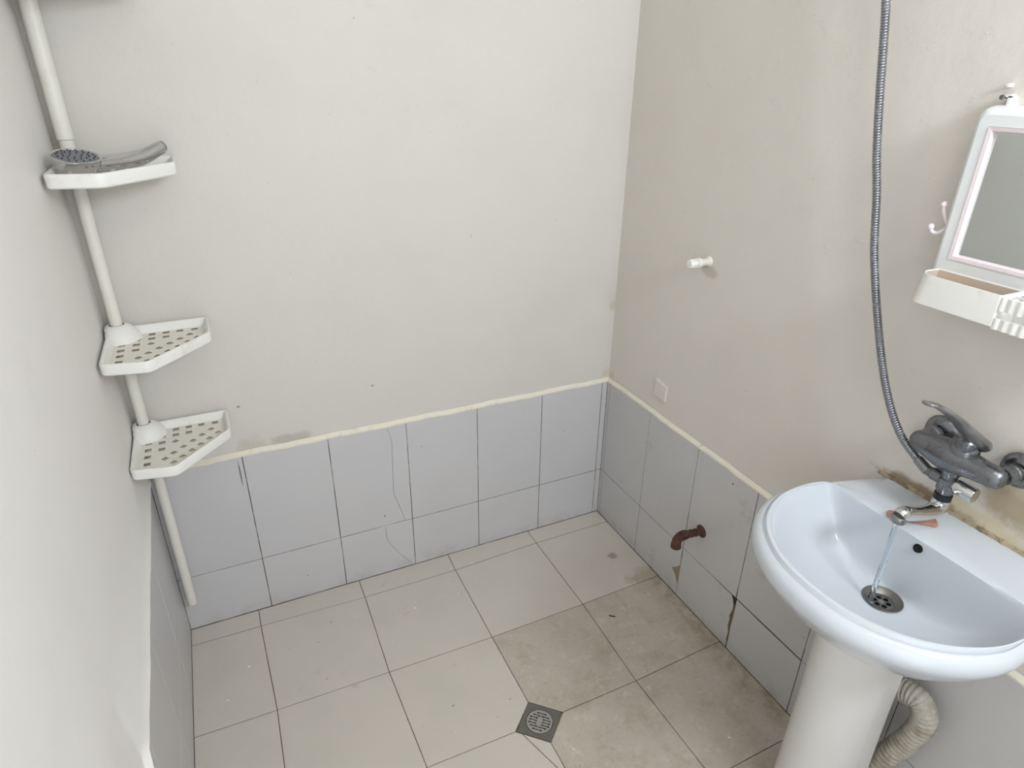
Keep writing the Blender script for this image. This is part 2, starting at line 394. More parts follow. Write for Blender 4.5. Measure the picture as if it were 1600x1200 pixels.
for i in range(len(rcol)-1):
    u0, u1 = rcol[i], rcol[i+1]
    for r, (v0, v1) in enumerate(((0, HR), (HR, HT))):
        p = rect(u0, u1, v0, v1)
        if r == 0 and i == 2:      # broken corner under the rusty pipe
            p = [p[0], (u1-G, v0+G), (u1-.002, .042), (.499, .072), (.481, .084), (.480, .094), (.492, .100), (u1-.004, .125), (u1-.003, .14), (u1-.004, .19), (u1-.006, v1-G), p[3]]
        if r == 0 and i == 3:      # ragged joint
            p = [p[0], (u1-.002, v0+G), (u1-.005, .035), (u1-.004, .06), (u1-.010, .085), (u1-.008, .11), (u1-.012, .125), (u1-.005, .15), (u1-.004, .17), (u1-.012, .192), (u1-.020, v1-.003), (u1-.05, v1-.003), (u1-.1, v1-.002), p[3]]
        if r == 0 and i == 4:
            p = [(u0+.002, p[0][1]), p[1], (u1-G, v1-.003), (u0+.1, v1-.004), (u0+.06, v1-.003), (u0+.004, v1-.003), (u0+.004, .13), (u0+.002, .09), (u0+.003, .06)]
        if r == 1 and i == 2: p = [p[0], (u1-.003, p[1][1]), (u1-.002, .30), (u1-G, .40), p[2], p[3]]
        if r == 1 and i == 3: p = [p[0], (u1-.003, p[1][1]), (u1-.0025, .25), (u1-G, .30), p[2], p[3]]
        put_tile(wall_right, p, toR, M['wall_tile_right'])
lcol = [0.0, .02] + [.2712 + k*WT for k in range(8)] + [RD]
for i in range(len(lcol)-1):
    for v0, v1 in ((0, .168), (.168, HT)):
        put_tile(wall_left, rect(lcol[i], lcol[i+1], v0, v1), toL, M['wall_tile'])

# floor tiles, laid not quite true
F, X0, YS = .333, .3209, .0843
xs = [0.0] + [X0 + F*k for k in range(4)] + [RW]
ys = [0.0, YS] + [YS + F*k for k in range(1, 7)] + [RD]
gp = {(i, j): [xs[i], ys[j]] for i in range(6) for j in range(9)}
for key, val in {(1,0):(.320,0),(2,0):(.652,0),(3,0):(.985,0),(4,0):(1.322,0),(1,1):(.320,.077),(2,1):(.655,.090),(3,1):(.985,.088),(4,1):(1.322,.076),
    (1,2):(.318,.424),(2,2):(.656,.427),(3,2):(.991,.422),(4,2):(1.313,.416),(1,3):(.330,.756),(2,3):(.655,.757),(3,3):(.981,.752),
    (0,1):(0,.077),(0,2):(0,.416),(0,3):(0,.742),(0,4):(0,1.08),(5,1):(RW,.071),(5,2):(RW,.411)}.items(): gp[key] = list(val)
DC = [(-.727, -.756), (-.654, -.689), (-.581, -.757), (-.655, -.823)]      # drain corners: left, top, right, bottom
dc = (sum(p[0] for p in DC)/4, sum(p[1] for p in DC)/4)
def out(p, k): return (dc[0]+(p[0]-dc[0])*k, dc[1]+(p[1]-dc[1])*k)
def put_floor(poly, worn):
    jig = random.uniform(-.0005, .0002)
    area = sum(poly[i-1][0]*poly[i][1]-poly[i][0]*poly[i-1][1] for i in range(len(poly)))
    if area < 0: poly = poly[::-1]
    obj('tile', slab(poly, lambda u, v, h: (u, v, h-.008+jig), .008), M['floor_tile_worn' if worn else 'floor_tile'], floor, False)
L1 = ((-.712, -.775), (-.665, -.915))
for i in range(5):
    for j in range(8):
        p = [gp[i, j], gp[i+1, j], gp[i+1, j+1], gp[i, j+1]]
        cx = sum(q[0] for q in p)/4; cy = sum(q[1] for q in p)/4
        poly = [(-(q[0]+(G if q[0] < cx else -G)), -(q[1]+(G if q[1] < cy else -G))) for q in p]
        if sum(poly[k-1][0]*poly[k][1]-poly[k][0]*poly[k-1][1] for k in range(4)) < 0: poly = poly[::-1]
        e = [out(q, 1.04) for q in DC]
        near = (i in (1, 2)) and (j in (2, 3))
        if near:
            a, b = {(2, 2): (e[0], e[1]), (1, 2): (e[1], e[2]), (1, 3): (e[2], e[3]), (2, 3): (e[3], e[0])}[i, j]
            poly = clip(poly, a, b)
        if (i, j) == (2, 3):
            wedge = clip(poly, (L1[1][0]-.0010, L1[1][1]), (L1[0][0]-.0010, L1[0][1]))
            poly = clip(poly, (L1[0][0]+.0010, L1[0][1]), (L1[1][0]+.0010, L1[1][1]))
            if abs(sum(wedge[k-1][0]*wedge[k][1]-wedge[k][0]*wedge[k-1][1] for k in range(len(wedge)))) > 2e-4:
                if len(wedge) > 2: put_floor(wedge, False)
        put_floor(poly, i <= 1 and j >= 2)

# ------------------------------------------------------------------ floor drain
t = thing('floor_drain', 'small square metal floor drain with round slotted grate, set among floor tiles', 'drain', (dc[0], dc[1], 0))
ax = Vector((DC[2][0]-DC[1][0], DC[2][1]-DC[1][1], 0)).normalized(); ay = Vector((-ax.y, ax.x, 0)); half = .0485
D3 = lambda u, v, z: Vector((dc[0], dc[1], 0)) + ax*u + ay*v + Vector((0, 0, z))
RG = .0365
circ = lambda r, n=40, cx=0, cy=0: [(cx+r*math.cos(2*pi*k/n), cy+r*math.sin(2*pi*k/n)) for k in range(n)]
V, Fc = holed_plate([(-half, -half), (half, -half), (half, half), (-half, half)], [circ(RG+.0017)], .004)
obj('plate', ([D3(v.x, v.y, v.z-.0042) for v in V], Fc), M['steel'], t, False)
holes = []
def slot(cx, cy, L, w=.0017, e=.0026):
    a = [(cx-L/2+e*math.cos(q), cy+e*math.sin(q)) for q in (pi*.3, pi*.65, pi, pi*1.35, pi*1.7)]
    b = [(cx+L/2+e*math.cos(q), cy+e*math.sin(q)) for q in (-pi*.7, -pi*.35, 0, pi*.35, pi*.7)]
    return a + [(cx-L/2+e, cy-w*.7)] + [(cx+L/2-e, cy-w*.7)] + b + [(cx+L/2-e, cy+w*.7), (cx-L/2+e, cy+w*.7)]
rot = math.radians(16)
for k in range(-3, 4):
    cy = k*.0085
    if abs(k) == 3: holes.append(slot(0, cy, .022))
    elif abs(k) == 2: holes += [slot(-.0125, cy, .017), slot(.0125, cy, .017)]
    else: holes += [slot(-.0185, cy, .018), slot(.0185, cy, .018)]
holes = [h for h in holes]
V, Fc = holed_plate(circ(RG), holes, .003)
obj('grate', ([D3(v.x, v.y, v.z-.0028) for v in V], Fc), M['steel_light'], t, False)
obj('drain_well', lathe(D3(0, 0, -.0045), (0, 0, -1), [(0, .0385), (.03, .0335), (.032, .02)], 32, False, True), M['hole'], t)

# ------------------------------------------------------------------ corner shelf rack on its pole
PX, PY = -1.499, -.033
t = thing('corner_shelf_rack', 'white plastic corner pole rack with pentagonal shelves, standing in the back left corner', 'shelf rack', (PX, PY, .13))
obj('pole', lathe((PX, PY, .132), (0, 0, 1), [(0, .0105), (.003, .0135), (1.36, .0140), (2.466, .0140)], 28), M['pole'], t)
obj('pole_sleeve', lathe((PX, PY, 1.486), (0, 0, 1), [(0, .0145), (.002, .0168), (1.11, .0168)], 28), M['pole'], t)
PENT = [(0.003, -0.001), (0.003, -.246), (.104, -.268), (.238, -.124), (.236, -.001)]
def shelf(ztop, seed):
    cx, cy = -RW, 0
    to = lambda p, z: Vector((cx+p[0], cy+p[1], z))
    base = round_poly(PENT, (.010, .014, .014, .012, .012), 3)
    h = .029
    ins = lambda d: offset_poly(base, d)
    prof = [(.004, -h), (.001, -h+.003), (0, -.004), (.0010, -.0012), (.0035, 0), (.0065, -.0010), (.0085, -.004), (.0150, -.0205)]
    rim = rings([[to(p, ztop+z) for p in ins(d)] for d, z in prof], False, False)
    s = obj('shelf', rim, M['white_plastic'], t)
    # perforated floor
    hl = []
    for a, bs in ((.036, (.085, .121, .157, .193)), (.068, (.060, .093, .129)), (.101, (.030, .062)), (.133, (.030, .062)), (.165, (.030,)), (.200, (.032,))):
        for b in bs: hl.append([(a-.0078, -b-.0072), (a+.0078, -b-.0072), (a+.0078, -b+.0072), (a-.0078, -b+.0072)])
    for a, b in ((.100, .098), (.076, .182), (.096, .159), (.119, .136), (.142, .113), (.165, .090), (.188, .067), (.096, .208), (.117, .187), (.139, .164), (.161, .141), (.183, .117), (.205, .094)):
        hl.append([(a, -b-.0095), (a+.0092, -b), (a, -b+.0095), (a-.0092, -b)])
    V, Fc = holed_plate(offset_poly(base, .0065), hl, .0022)
    side = [1 if max(V[i].z for i in f)-min(V[i].z for i in f) > .001 else 0 for f in Fc]      # dark brown plate edges, so that the holes read darker
    obj('shelf_floor', ([to((v.x, v.y), ztop-.0225+v.z) for v in V], Fc, side), [M['tray_floor'], M['hole_edge']], s, False)
    # conical socket round the pole
    n = 40; rs = []
    for r, z in ((.050, -.0205), (.047, -.010), (.040, .002), (.031, .012), (.0235, .017), (.0190, .0185), (.0165, .0175)):
        ring = []
        for j in range(n):
            q = 2*pi*j/n; x = PX + r*math.cos(q); y = PY + r*math.sin(q)
            ring.append(Vector((max(x, -RW+.0022), min(y, -.0010), ztop+z)))
        rs.append(ring)
    obj('socket', rings(rs, False, False), M['white_plastic'], s)
    return s
for zt in (.757, 1.037, 1.443, 1.806): shelf(zt, zt)
# loop of clear plastic under the lowest shelf
film = [(PX-.022+.012*math.cos(q), PY-.012, .722-.03+.030*math.sin(q)) for q in [i*2*pi/20*.8+1 for i in range(20)]]
obj('tie_loop', tube(film, [(.0012, .005)]*20, 8, (0, 1, 0)), M['film'], t, label='clear plastic loop under the lowest shelf')

# ------------------------------------------------------------------ shower head on the top shelf
zs = 1.443
t = thing('hand_shower', 'chrome hand shower with grey spray face lying on the upper corner shelf', 'shower head', (-1.45, -.15, zs))
def lerp_list(vals, n):
    o = []
    for i in range(n):
        x = i/(n-1)*(len(vals)-1); k = min(int(x), len(vals)-2); u = x-k; o.append(tuple(a*(1-u)+b*u for a, b in zip(vals[k], vals[k+1])))
    return o
fc = Vector((-1.472, -.160, zs+.0200)); fn = Vector((.17, -.22, 1)).normalized(); fd = (Vector((.86, .50, 0)) - fn*fn.dot(Vector((.86, .50, 0)))).normalized(); fs = fn.cross(fd)
fp = lambda u, v, h: fc + fd*u + fs*v + fn*h
dome = [[fp(a*k*math.cos(2*pi*j/40), .93*a*k*math.sin(2*pi*j/40), h) for j in range(40)] for k, h, a in
        ((.35, -.034, .047), (.62, -.031, .047), (.82, -.024, .047), (.95, -.013, .047), (1.0, .000, .047), (.985, .003, .047), (.94, .0042, .047), (.90, .0030, .047), (.88, .0005, .047))]
P = catmull([fp(-.005, 0, -.019), fp(.022, 0, -.0165), Vector((-1.424, -.131, zs+.003)), Vector((-1.392, -.112, zs+.003)), Vector((-1.355, -.090, zs+.009)), Vector((-1.314, -.064, zs+.026))], 7)
wr = lerp_list([(.024, .012), (.030, .0155), (.028, .0175), (.0225, .0180), (.0195, .0178), (.0180, .0172), (.0165, .0158), (.0145, .0140)], len(P))
obj('head_and_handle', join(rings(dome, True, False), tube(P, wr, 28, (0, 0, 1))), M['chrome'], t)
face_rs = [[fp(.0425*k*math.cos(2*pi*j/36), .0395*k*math.sin(2*pi*j/36), h) for j in range(36)] for k, h in ((1.0, -.004), (1.0, .0018), (.93, .0032), (.5, .0048))]
face = obj('spray_face', rings(face_rs), M['grey_rubber'], t, label='grey rubber spray face')
for rr_, n in ((.28, 6), (.55, 12), (.80, 16)):
    for k in range(n):
        c = fp(.0425*rr_*math.cos(2*pi*k/n), .0395*rr_*math.sin(2*pi*k/n), .0042 if rr_ < .7 else .0034)
        obj('nozzle', lathe(c, fn, [(0, .0019), (.0022, .0013)], 6, False, True), M['dark'], face)
d = (P[-1]-P[-2]).normalized()
obj('handle_cap', lathe(P[-1]-d*.001, d, [(0, .0118), (.006, .0116), (.008, .0100), (.0085, .004)], 20), M['grey_cap'], t, label='grey end cap')

# ------------------------------------------------------------------ shower hose
t = thing('shower_hose', 'grey ribbed metal shower hose hanging down the right wall to the faucet', 'hose', (-.05, -.80, 2.0))
hp = catmull([(-.034, -.775, 2.02), (-.05, -.800, 1.93), (-.055, -.835, 1.83), (-.055, -.861, 1.752), (-.055, -.893, 1.60), (-.055, -.916, 1.50), (-.055, -.939, 1.42), (-.055, -.966, 1.31), (-.055, -1.013, 1.18), (-.057, -1.056, 1.085), (-.060, -1.093, 1.025), (-.063, -1.129, .985), (-.066, -1.162, .9645), (-.068, -1.1945, .9495)], 40)
# resample evenly so that the ribs stay regular
acc = [0.0]
for a, b in zip(hp, hp[1:]): acc.append(acc[-1]+(b-a).length)
N = int(acc[-1]/.00165); pts = []; k = 0
for i in range(N+1):
    s = acc[-1]*i/N
    while k < len(acc)-2 and acc[k+1] < s: k += 1
    u = (s-acc[k])/max(1e-9, acc[k+1]-acc[k]); pts.append(hp[k].lerp(hp[k+1], u))
obj('hose_tube', tube(pts, [.0079 if (i % 3) else .0066 for i in range(N+1)], 10), M['hose'], t)
d = (pts[-1]-pts[-6]).normalized()
obj('hose_nut', lathe(pts[-1]-d*.022, d, [(0, .0080), (.002, .0098), (.024, .0104), (.030, .0104), (.031, .008)], 16), M['chrome_dull'], t)
obj('wall_elbow', join(lathe((PB-.0005, -.775, 2.02), (-1, 0, 0), [(0, .022), (.004, .021), (.006, .011), (.045, .010)], 20)), M['chrome_dull'], t)

# ------------------------------------------------------------------ mixer faucet
YC, ZC = -1.240, .997
t = thing('mixer_faucet', 'old scaled chrome wall mixer faucet with raised lever above the washbasin', 'faucet', (0, YC, ZC))
secs = [(-.088, .003, .003, .000), (-.086, .011, .012, .0), (-.080, .017, .018, .0), (-.070, .0205, .0215, .0), (-.055, .0225, .0245, .0), (-.035, .025, .029, -.001), (-.015, .0265, .032, -.002), (.005, .0265, .031, -.001),
        (.020, .0245, .027, 0), (.035, .0225, .0235, 0), (.055, .021, .0215, 0), (.070, .0205, .021, 0), (.080, .018, .018, 0), (.086, .012, .012, 0), (.088, .003, .003, 0)]
rs = [[Vector((-.066+rx*math.cos(2*pi*j/24), YC-dy, ZC+dz+rz*math.sin(2*pi*j/24))) for j in range(24)] for dy, rx, rz, dz in [(-0-s[0]*-1, s[1], s[2], s[3]) for s in secs]]
body = obj('body', rings(rs), M['chrome_worn'], t)
for k, s in enumerate((-1, 1)):
    yy = YC + s*.075
    obj('inlet', join(lathe((PB+.002, yy, ZC), (-1, 0, 0), [(0, .0125), (.030, .0125), (.030, .0185), (.040, .0185), (.042, .0165), (.062, .0150)], 6 if 0 else 20)), M['chrome_worn'], t)
    off = .006 if s < 0 else .002
    obj('wall_flange', lathe((PB-off, yy, ZC), (-1, 0, 0), [(0, .033), (.003, .034), (.008, .032), (.014, .024), (.016, .0175), (.0165, .014)], 32), M['chrome_worn'], t)
# cartridge dome and lever
obj('cartridge_cap', lathe((-.064, YC-.008, ZC+.016), (-.10, -.06, 1), [(0, .0245), (.010, .0240), (.016, .0225), (.020, .019), (.021, .01)], 28), M['chrome_worn'], t)
LB = Vector((-.050, -1.262, 1.036)); LT = Vector((-.193, -1.231, 1.134))
lev_pts = catmull([LB+Vector((.012, -.004, -.006)), LB, LB.lerp(LT, .25)+Vector((0, 0, .004)), LB.lerp(LT, .55)+Vector((0, 0, .010)), LB.lerp(LT, .85)+Vector((0, 0, .007)), LT, LT+Vector((-.006, .001, .000))], 6)
lw = lerp_list([(.013, .008), (.0205, .0135), (.0205, .0115), (.0185, .0075), (.0160, .0052), (.0140, .0046), (.0115, .0042), (.003, .0015)], len(lev_pts))
lever = obj('lever', tube(lev_pts, lw, 20, (.56, 0, .83)), M['chrome_dull'], t)
obj('lever_stem', lathe((-.072, YC-.010, ZC+.028), (-.02, -.16, 1), [(0, .0165), (.006, .0175), (.020, .0160), (.024, .012)], 20), M['chrome_worn'], lever)
# diverter block with its knob, hose outlet
DZ = ZC - .050
div = obj('diverter', join(lathe((-.068, YC-.002, ZC-.020), (0, 0, -1), [(0, .0165), (.012, .0160), (.016, .0135), (.022, .0135), (.024, .0165), (.048, .0165), (.050, .0150), (.058, .0135)], 24),
    lathe((-.068, YC+.008, DZ), (0, 1, 0), [(0, .0125), (.020, .0125), (.022, .0105), (.030, .0100)], 20)), M['chrome_worn'], t)
obj('diverter_knob', lathe((-.068, YC-.014, DZ), (0, -1, -.02), [(0, .0100), (.005, .0100), (.0055, .0148), (.036, .0148), (.0395, .0135), (.040, .004)], 24), M['chrome'], t)
obj('black_ring', lathe((-.068, YC-.002, DZ-.026), (0, 0, -1), [(0, .0135), (.001, .0155), (.013, .0155), (.014, .0135)], 24), M['dark'], t, label='black rubber ring above the spout')
sp = catmull([(-.068, YC-.002, DZ-.036), (-.068, YC-.002, DZ-.048), (-.078, YC-.003, DZ-.060), (-.100, YC-.004, DZ-.060), (-.140, YC-.006, DZ-.050), (-.170, YC-.0075, DZ-.039), (-.188, YC-.008, DZ-.034), (-.1965, YC-.008, DZ-.038)], 6)
sr = lerp_list([(.0150, .0150), (.0160, .0165), (.0165, .0165), (.0160, .0140), (.0145, .0115), (.0150, .0120), (.0145, .0135), (.0130, .0125)], len(sp))
spout = obj('spout', tube(sp, sr, 20, (.02, 1, .0)), M['chrome'], t)
AX, AY, AZ = -.1965, YC-.008, DZ-.036
obj('aerator', lathe((AX, AY, AZ), (-.06, 0, -1), [(0, .0120), (.002, .0133), (.011, .0133), (.013, .0120), (.0132, .0105), (.010, .0100)], 24), M['chrome_dull'], spout)

# ------------------------------------------------------------------ washbasin
BY = -1.265
ZT = .847
t = thing('washbasin', 'white ceramic washbasin on a pedestal against the right wall', 'sink', (0, BY, .6))
half_out = [(0.0082, .184), (-.055, .207), (-.13, .228), (-.20, .240), (-.27, .238), (-.335, .212), (-.385, .171), (-.420, .122), (-.442, .064), (-.449, 0)]
half_in = [(-.128, 0), (-.128, .10), (-.129, .18), (-.134, .208), (-.155, .220), (-.20, .224), (-.26, .215), (-.32, .186), (-.365, .145), (-.395, .095), (-.409, .045), (-.412, 0)]
def closed(halfp, flip=False):
    h = [Vector((p[0], p[1], 0)) for p in halfp]
    hh = catmull(h, 10)
    full = hh + [Vector((p.x, -p.y, 0)) for p in hh[::-1]]
    return [(p.x, p.y+BY) for p in full]
NA = 144
def resample(full, c):
    """radius of an outline round c at NA even angles"""
    res = []
    n = len(full)
    for k in range(NA):
        q = 2*pi*k/NA; dx, dy = math.cos(q), math.sin(q); best = None
        for i in range(n):
            ax_, ay_ = full[i][0]-c[0], full[i][1]-c[1]; bx_, by_ = full[(i+1) % n][0]-c[0], full[(i+1) % n][1]-c[1]
            ex, ey = bx_-ax_, by_-ay_; den = dx*ey-dy*ex
            if abs(den) < 1e-12: continue
            s = (ax_*ey-ay_*ex)/den; u = (ax_*dy-ay_*dx)/den
            if s > 0 and -1e-6 <= u <= 1+1e-6: best = s if best is None else max(best, s)
        res.append((c[0]+dx*best, c[1]+dy*best))
    return res
cc = (-.225, BY)
O = resample(closed(half_out), cc); I = resample(closed(half_in), cc)
def mixp(A, B, s): return [(a[0]*(1-s)+b[0]*s, a[1]*(1-s)+b[1]*s) for a, b in zip(A, B)]
def shrink(A, d):
    o = []
    for a in A:
        L = math.hypot(a[0]-cc[0], a[1]-cc[1]); k = (L-d)/L; w = max(0, min(1, (a[0]+.03)/.03)); kx = k*(1-w)+w
        o.append((cc[0]+(a[0]-cc[0])*kx, cc[1]+(a[1]-cc[1])*k))
    return o
wallclamp = lambda A: [(min(a[0], 0.004), a[1]) for a in A]
DX, DY, DRZ, DR = -.170, -1.253, .7020, .036
Dc = [(DX+DR*math.cos(2*pi*k/NA), DY+DR*math.sin(2*pi*k/NA)) for k in range(NA)]
under = [(-.16+.09*math.cos(2*pi*k/NA), BY+.01+.085*math.sin(2*pi*k/NA)) for k in range(NA)]
def z_ring(A, z): return [Vector((a[0], a[1], z)) for a in A]
RL = [z_ring(mixp(O, under, 1.0), .660), z_ring(mixp(O, under, .78), .672), z_ring(mixp(O, under, .55), .694), z_ring(mixp(O, under, .34), .725), z_ring(mixp(O, under, .19), .757), z_ring(mixp(O, under, .095), .782),
      z_ring(shrink(O, .008), .797), z_ring(shrink(O, .0025), .806), z_ring(O, .817), z_ring(shrink(O, .002), .829), z_ring(shrink(O, .008), .8375), z_ring(shrink(O, .0145), .8405)]
# lip: groove then a soft ridge round the bowl; a plain deck at the wall side
def lip(s, z_front):
    A = mixp(shrink(O, .0145), I, s); ring = []
    for k, a in enumerate(A):
        w = max(0, min(1, (-a[0]-.07)/.10)); ring.append(Vector((a[0], a[1], .8425*(1-w)+z_front*w)))
    return ring
RL += [lip(.15, .8368), lip(.30, .8378), lip(.52, .8462), lip(.75, .8470), lip(.93, .8455)]
RL += [z_ring(I, .8405), z_ring(mixp(I, Dc, .03), .834), z_ring(mixp(I, Dc, .08), .818), z_ring(mixp(I, Dc, .16), .792), z_ring(mixp(I, Dc, .26), .765), z_ring(mixp(I, Dc, .38), .742), z_ring(mixp(I, Dc, .52), .725), z_ring(mixp(I, Dc, .68), .713), z_ring(mixp(I, Dc, .85), .7055), z_ring(Dc, DRZ)]
basin = obj('basin', rings(RL, False, False), M['ceramic'], t)
ov = Vector((-.1315, -1.263, .8245)); on = Vector((-1, 0, .45)).normalized()
obj('overflow_hole', lathe(ov-on*.004, on, [(0, .0085), (.0046, .0085), (.0050, .0075), (.0035, .0070)], 20), M['hole'], t, label='dark round overflow hole')
dr = obj('drain_flange', lathe((DX, DY, DRZ-.012), (0, 0, 1), [(0, .022), (.0065, .0225), (.0095, .027), (.0135, .033), (.0150, .0365), (.0135, .0375)], 36, False, False), M['steel'], t, label='steel waste flange')
# dished flange: cross bars and dark throat below the rim
obj('throat', lathe((DX, DY, DRZ-.014), (0, 0, 1), [(0, .0235), (.004, .0235)], 28), M['hole'], dr)
V, Fc = holed_plate(circ(.0228, 32), [circ(.0050, 12, .0125*math.cos(q), .0125*math.sin(q)) for q in [k*pi/3 for k in range(6)]], .002)
obj('strainer', ([Vector((DX+v.x, DY+v.y, DRZ-.0085+v.z)) for v in V], Fc), M['steel'], dr, False)
obj('strainer_screw', lathe((DX, DY, DRZ-.007), (0, 0, 1), [(0, .0055), (.0015, .005), (.002, .002)], 14), M['steel_light'], dr)
# mouldy bead between basin and wall
sv = []
for i in range(61):
    y = BY + .20 - i*.40/60; w = wob(i/60, 2, .0016); b = .0040+abs(w)
    sv.append([Vector((.0095, y, .836)), Vector((.0088-b*.6, y, .838)), Vector((.0085-b*1.1, y, .8415)), Vector((.0092-b*.2, y, .8425+b*1.1)), Vector((.0095, y, .8425+b*1.1))])
obj('sealant', rings(sv), M['sealant'], t, label='mouldy brown sealant along the wall')

# pedestal
t = thing('basin_pedestal', 'white ceramic pedestal column under the washbasin', 'pedestal', (-.2, -1.24, 0))
rs = []
for z, b in ((0, .0835), (.012, .0830), (.02, .0815), (.2, .079), (.4, .0765), (.58, .0765), (.63, .080), (.659, .084)):
    d = .10*b/.079; ring = []
    for k in range(33):
        q = pi*k/32; ring.append(Vector((-.17-d*math.sin(q), -1.24+b*math.cos(q), z)))
    ring += [Vector((-.115, -1.24-b*.94, z)), Vector((-.115, -1.24-b*.94+.010, z))]
    for k in range(32, -1, -1):
        q = pi*k/32; ring.append(Vector((-.17-(d-.010)*math.sin(q), -1.24+(b-.010)*math.cos(q), z)))
    ring += [Vector((-.115, -1.24+b*.94-.010, z)), Vector((-.115, -1.24+b*.94, z))]
    rs.append(ring)
obj('column', rings(rs), M['ceramic_ped'], t)

# grey-white waste hose looping out behind the pedestal
t = thing('waste_hose', 'dirty corrugated plastic waste hose looping beside the pedestal under the washbasin', 'pipe', (-.08, -1.30, 0))
hp = catmull([(-.100, -1.238, .47), (-.072, -1.262, .415), (-.060, -1.290, .432), (-.055, -1.330, .438), (-.055, -1.352, .405), (-.058, -1.345, .345), (-.065, -1.328, .285), (-.075, -1.308, .215), (-.085, -1.288, .14), (-.09, -1.280, .06), (-.09, -1.278, .002)], 22)
obj('hose_tube', tube(hp, [(.0262, .0262) if (i % 4) in (0, 1) else (.0243, .0243) for i in range(len(hp))], 18), M['waste_hose'], t)
obj('floor_collar', lathe((-.09, -1.278, 0), (0, 0, 1), [(0, .036), (.006, .035), (.010, .028)], 24), M['waste_hose'], t)

# water and soap
wz = [(0, .0045), (.02, .0052), (.05, .0048), (.08, .0044), (.11, .0048), (.14, .0044), (.17, .0050), (AZ-.012-(DRZ-.006), .0062)]
st = obj('water_stream', lathe((AX-.001, AY, AZ-.012), (.02, .02, -1), wz, 16), M['water'], None, origin=(AX, AY, .70))
tag(st, 'thin stream of clear water falling from the spout into the basin drain', 'water')
sa, sb = Vector((-.122, -1.184, .8455)), Vector((-.058, -1.244, .8445))
sd = (sb-sa).normalized(); sn = Vector((-sd.y, sd.x, 0))
sl = (sb-sa).length; outl = round_poly([(0, -.009), (sl, -.013), (sl, .013), (0, .010)], .007, 4)
so_ = rings([[sa+sd*p[0]+sn*p[1]+Vector((0, 0, z)) for p in offset_poly(outl, i)] for i, z in ((.0005, -.0005), (0, .002), (.0005, .006), (.003, .0075))])
s_ = obj('soap_bar', so_, M['soap'], None, origin=tuple((sa+sb)/2)); tag(s_, 'flat worn orange-brown soap bar on the basin deck behind the spout', 'soap')

# ------------------------------------------------------------------ mirror cabinet with its tray
t = thing('bathroom_mirror', 'white plastic framed mirror with a tray below, hung on the right wall', 'mirror', (0, -1.25, 1.24))
MY0, MY1, MZ0, MZ1 = -1.068, -1.430, 1.285, 1.592
yz = lambda P, x: [Vector((x, p[0], p[1])) for p in P]
def insf(d): return round_poly([(MY1+d, MZ0+d), (MY0-d, MZ0+d), (MY0-d, MZ1-d), (MY1+d, MZ1-d)], (.003, .003, .022-d*.5, .022-d*.5), 6)
fo = insf(0)
fr = rings([yz(fo, PB), yz(fo, -.012), yz(insf(.004), -.030), yz(insf(.010), -.038), yz(insf(.014), -.040)], False, False)
# front ring down to the inner opening, resampled to the same number of points
def rr(d): return round_poly([(MY1+.032+d, 1.336+d), (MY0-.032-d, 1.336+d), (MY0-.032-d, 1.5605-d), (MY1+.032+d, 1.5605-d)], .0008, 6)
ino = rr(0)
fr2 = rings([yz(insf(.014), -.040), yz(ino, -.040), yz(ino, -.030)], False, False)
obj('frame', join(fr, fr2), M['mirror_plastic'], t)
in2 = rr(.0085)
obj('inner_frame', rings([yz(ino, -.030), yz(rr(.0004), -.0415), yz(rr(.0065), -.0405), yz(in2, -.036), yz(in2, -.028)], False, False), M['pink_plastic'], t, label='pinkish white inner frame')
obj('mirror_pane', rings([yz(rr(.008), -.028), yz(rr(.008), -.0315)]), M['mirror'], t, False, label='old mirror pane with worn silvering')
# tray: solid trough at the far end, toothbrush rack beyond it
def trough(yA, yB, zt, zb, xf):
    o = round_poly([(-.0403, yB), (-.0403, yA), (xf*.76, yA+.003), (xf, yA-.014), (xf, yB)], (.003, .003, .012, .012, .003), 5)
    ccw = o if sum(o[i-1][0]*o[i][1]-o[i][0]*o[i-1][1] for i in range(len(o))) > 0 else o[::-1]
    at = lambda d, z, k=0: [Vector((p[0], p[1]-(.010*(z-zb)/(zt-zb) if p[1] > yA-.03 else 0), z)) for p in offset_poly(ccw, d)]
    sh = rings([at(.004, zb), at(.0, zb+.003), at(-.001, zt-.002), at(-.0008, zt), at(.0006, zt), at(.0012, zt-.002)], True, False)
    li = rings([at(.0012, zt-.002), at(.004, zb+.006)], False, True)
    return sh, li
sh, li = trough(-1.081, -1.237, 1.3155, 1.2585, -.100)
tray = obj('tray', sh, M['white_plastic'], t)
obj('tray_inside', li, M['stained_plastic'], tray, label='brown-stained inside of the tray')
# toothbrush rack: upper and lower scalloped bands, cross bars with openings
def band(z0, z1, amp):
    rs = []; n = 60
    for k, z in ((0, z0), (1, z0+.002), (2, z1-.002), (3, z1)):
        pass
    front = []; back = []
    for i in range(n+1):
        y = -1.2345 - i*.19/n; w = amp*abs(math.sin(i/n*pi*14))
        front.append((-.098-w, y)); back.append((-.095, y))
    L = front + back[::-1]
    return rings([[Vector((p[0], p[1], z)) for p in L] for z in (z0, z1)])
rack = obj('toothbrush_rack', join(band(1.290, 1.3125, .003), band(1.2585, 1.277, .003), box((-.096, -1.4245, 1.2585), (-.0405, -1.2375, 1.2615)), box((-.0435, -1.4245, 1.2585), (-.0403, -1.2375, 1.3125)), box((-.098, -1.4275, 1.2585), (-.0403, -1.4245, 1.3125))), M['white_plastic'], t)
hl = []
for k in range(7):
    y = -1.2425 - k*.0262
    hl += [[(-.092, y-.021), (-.072, y-.021), (-.072, y), (-.092, y)], [(-.068, y-.021), (-.048, y-.021), (-.048, y), (-.068, y)]]
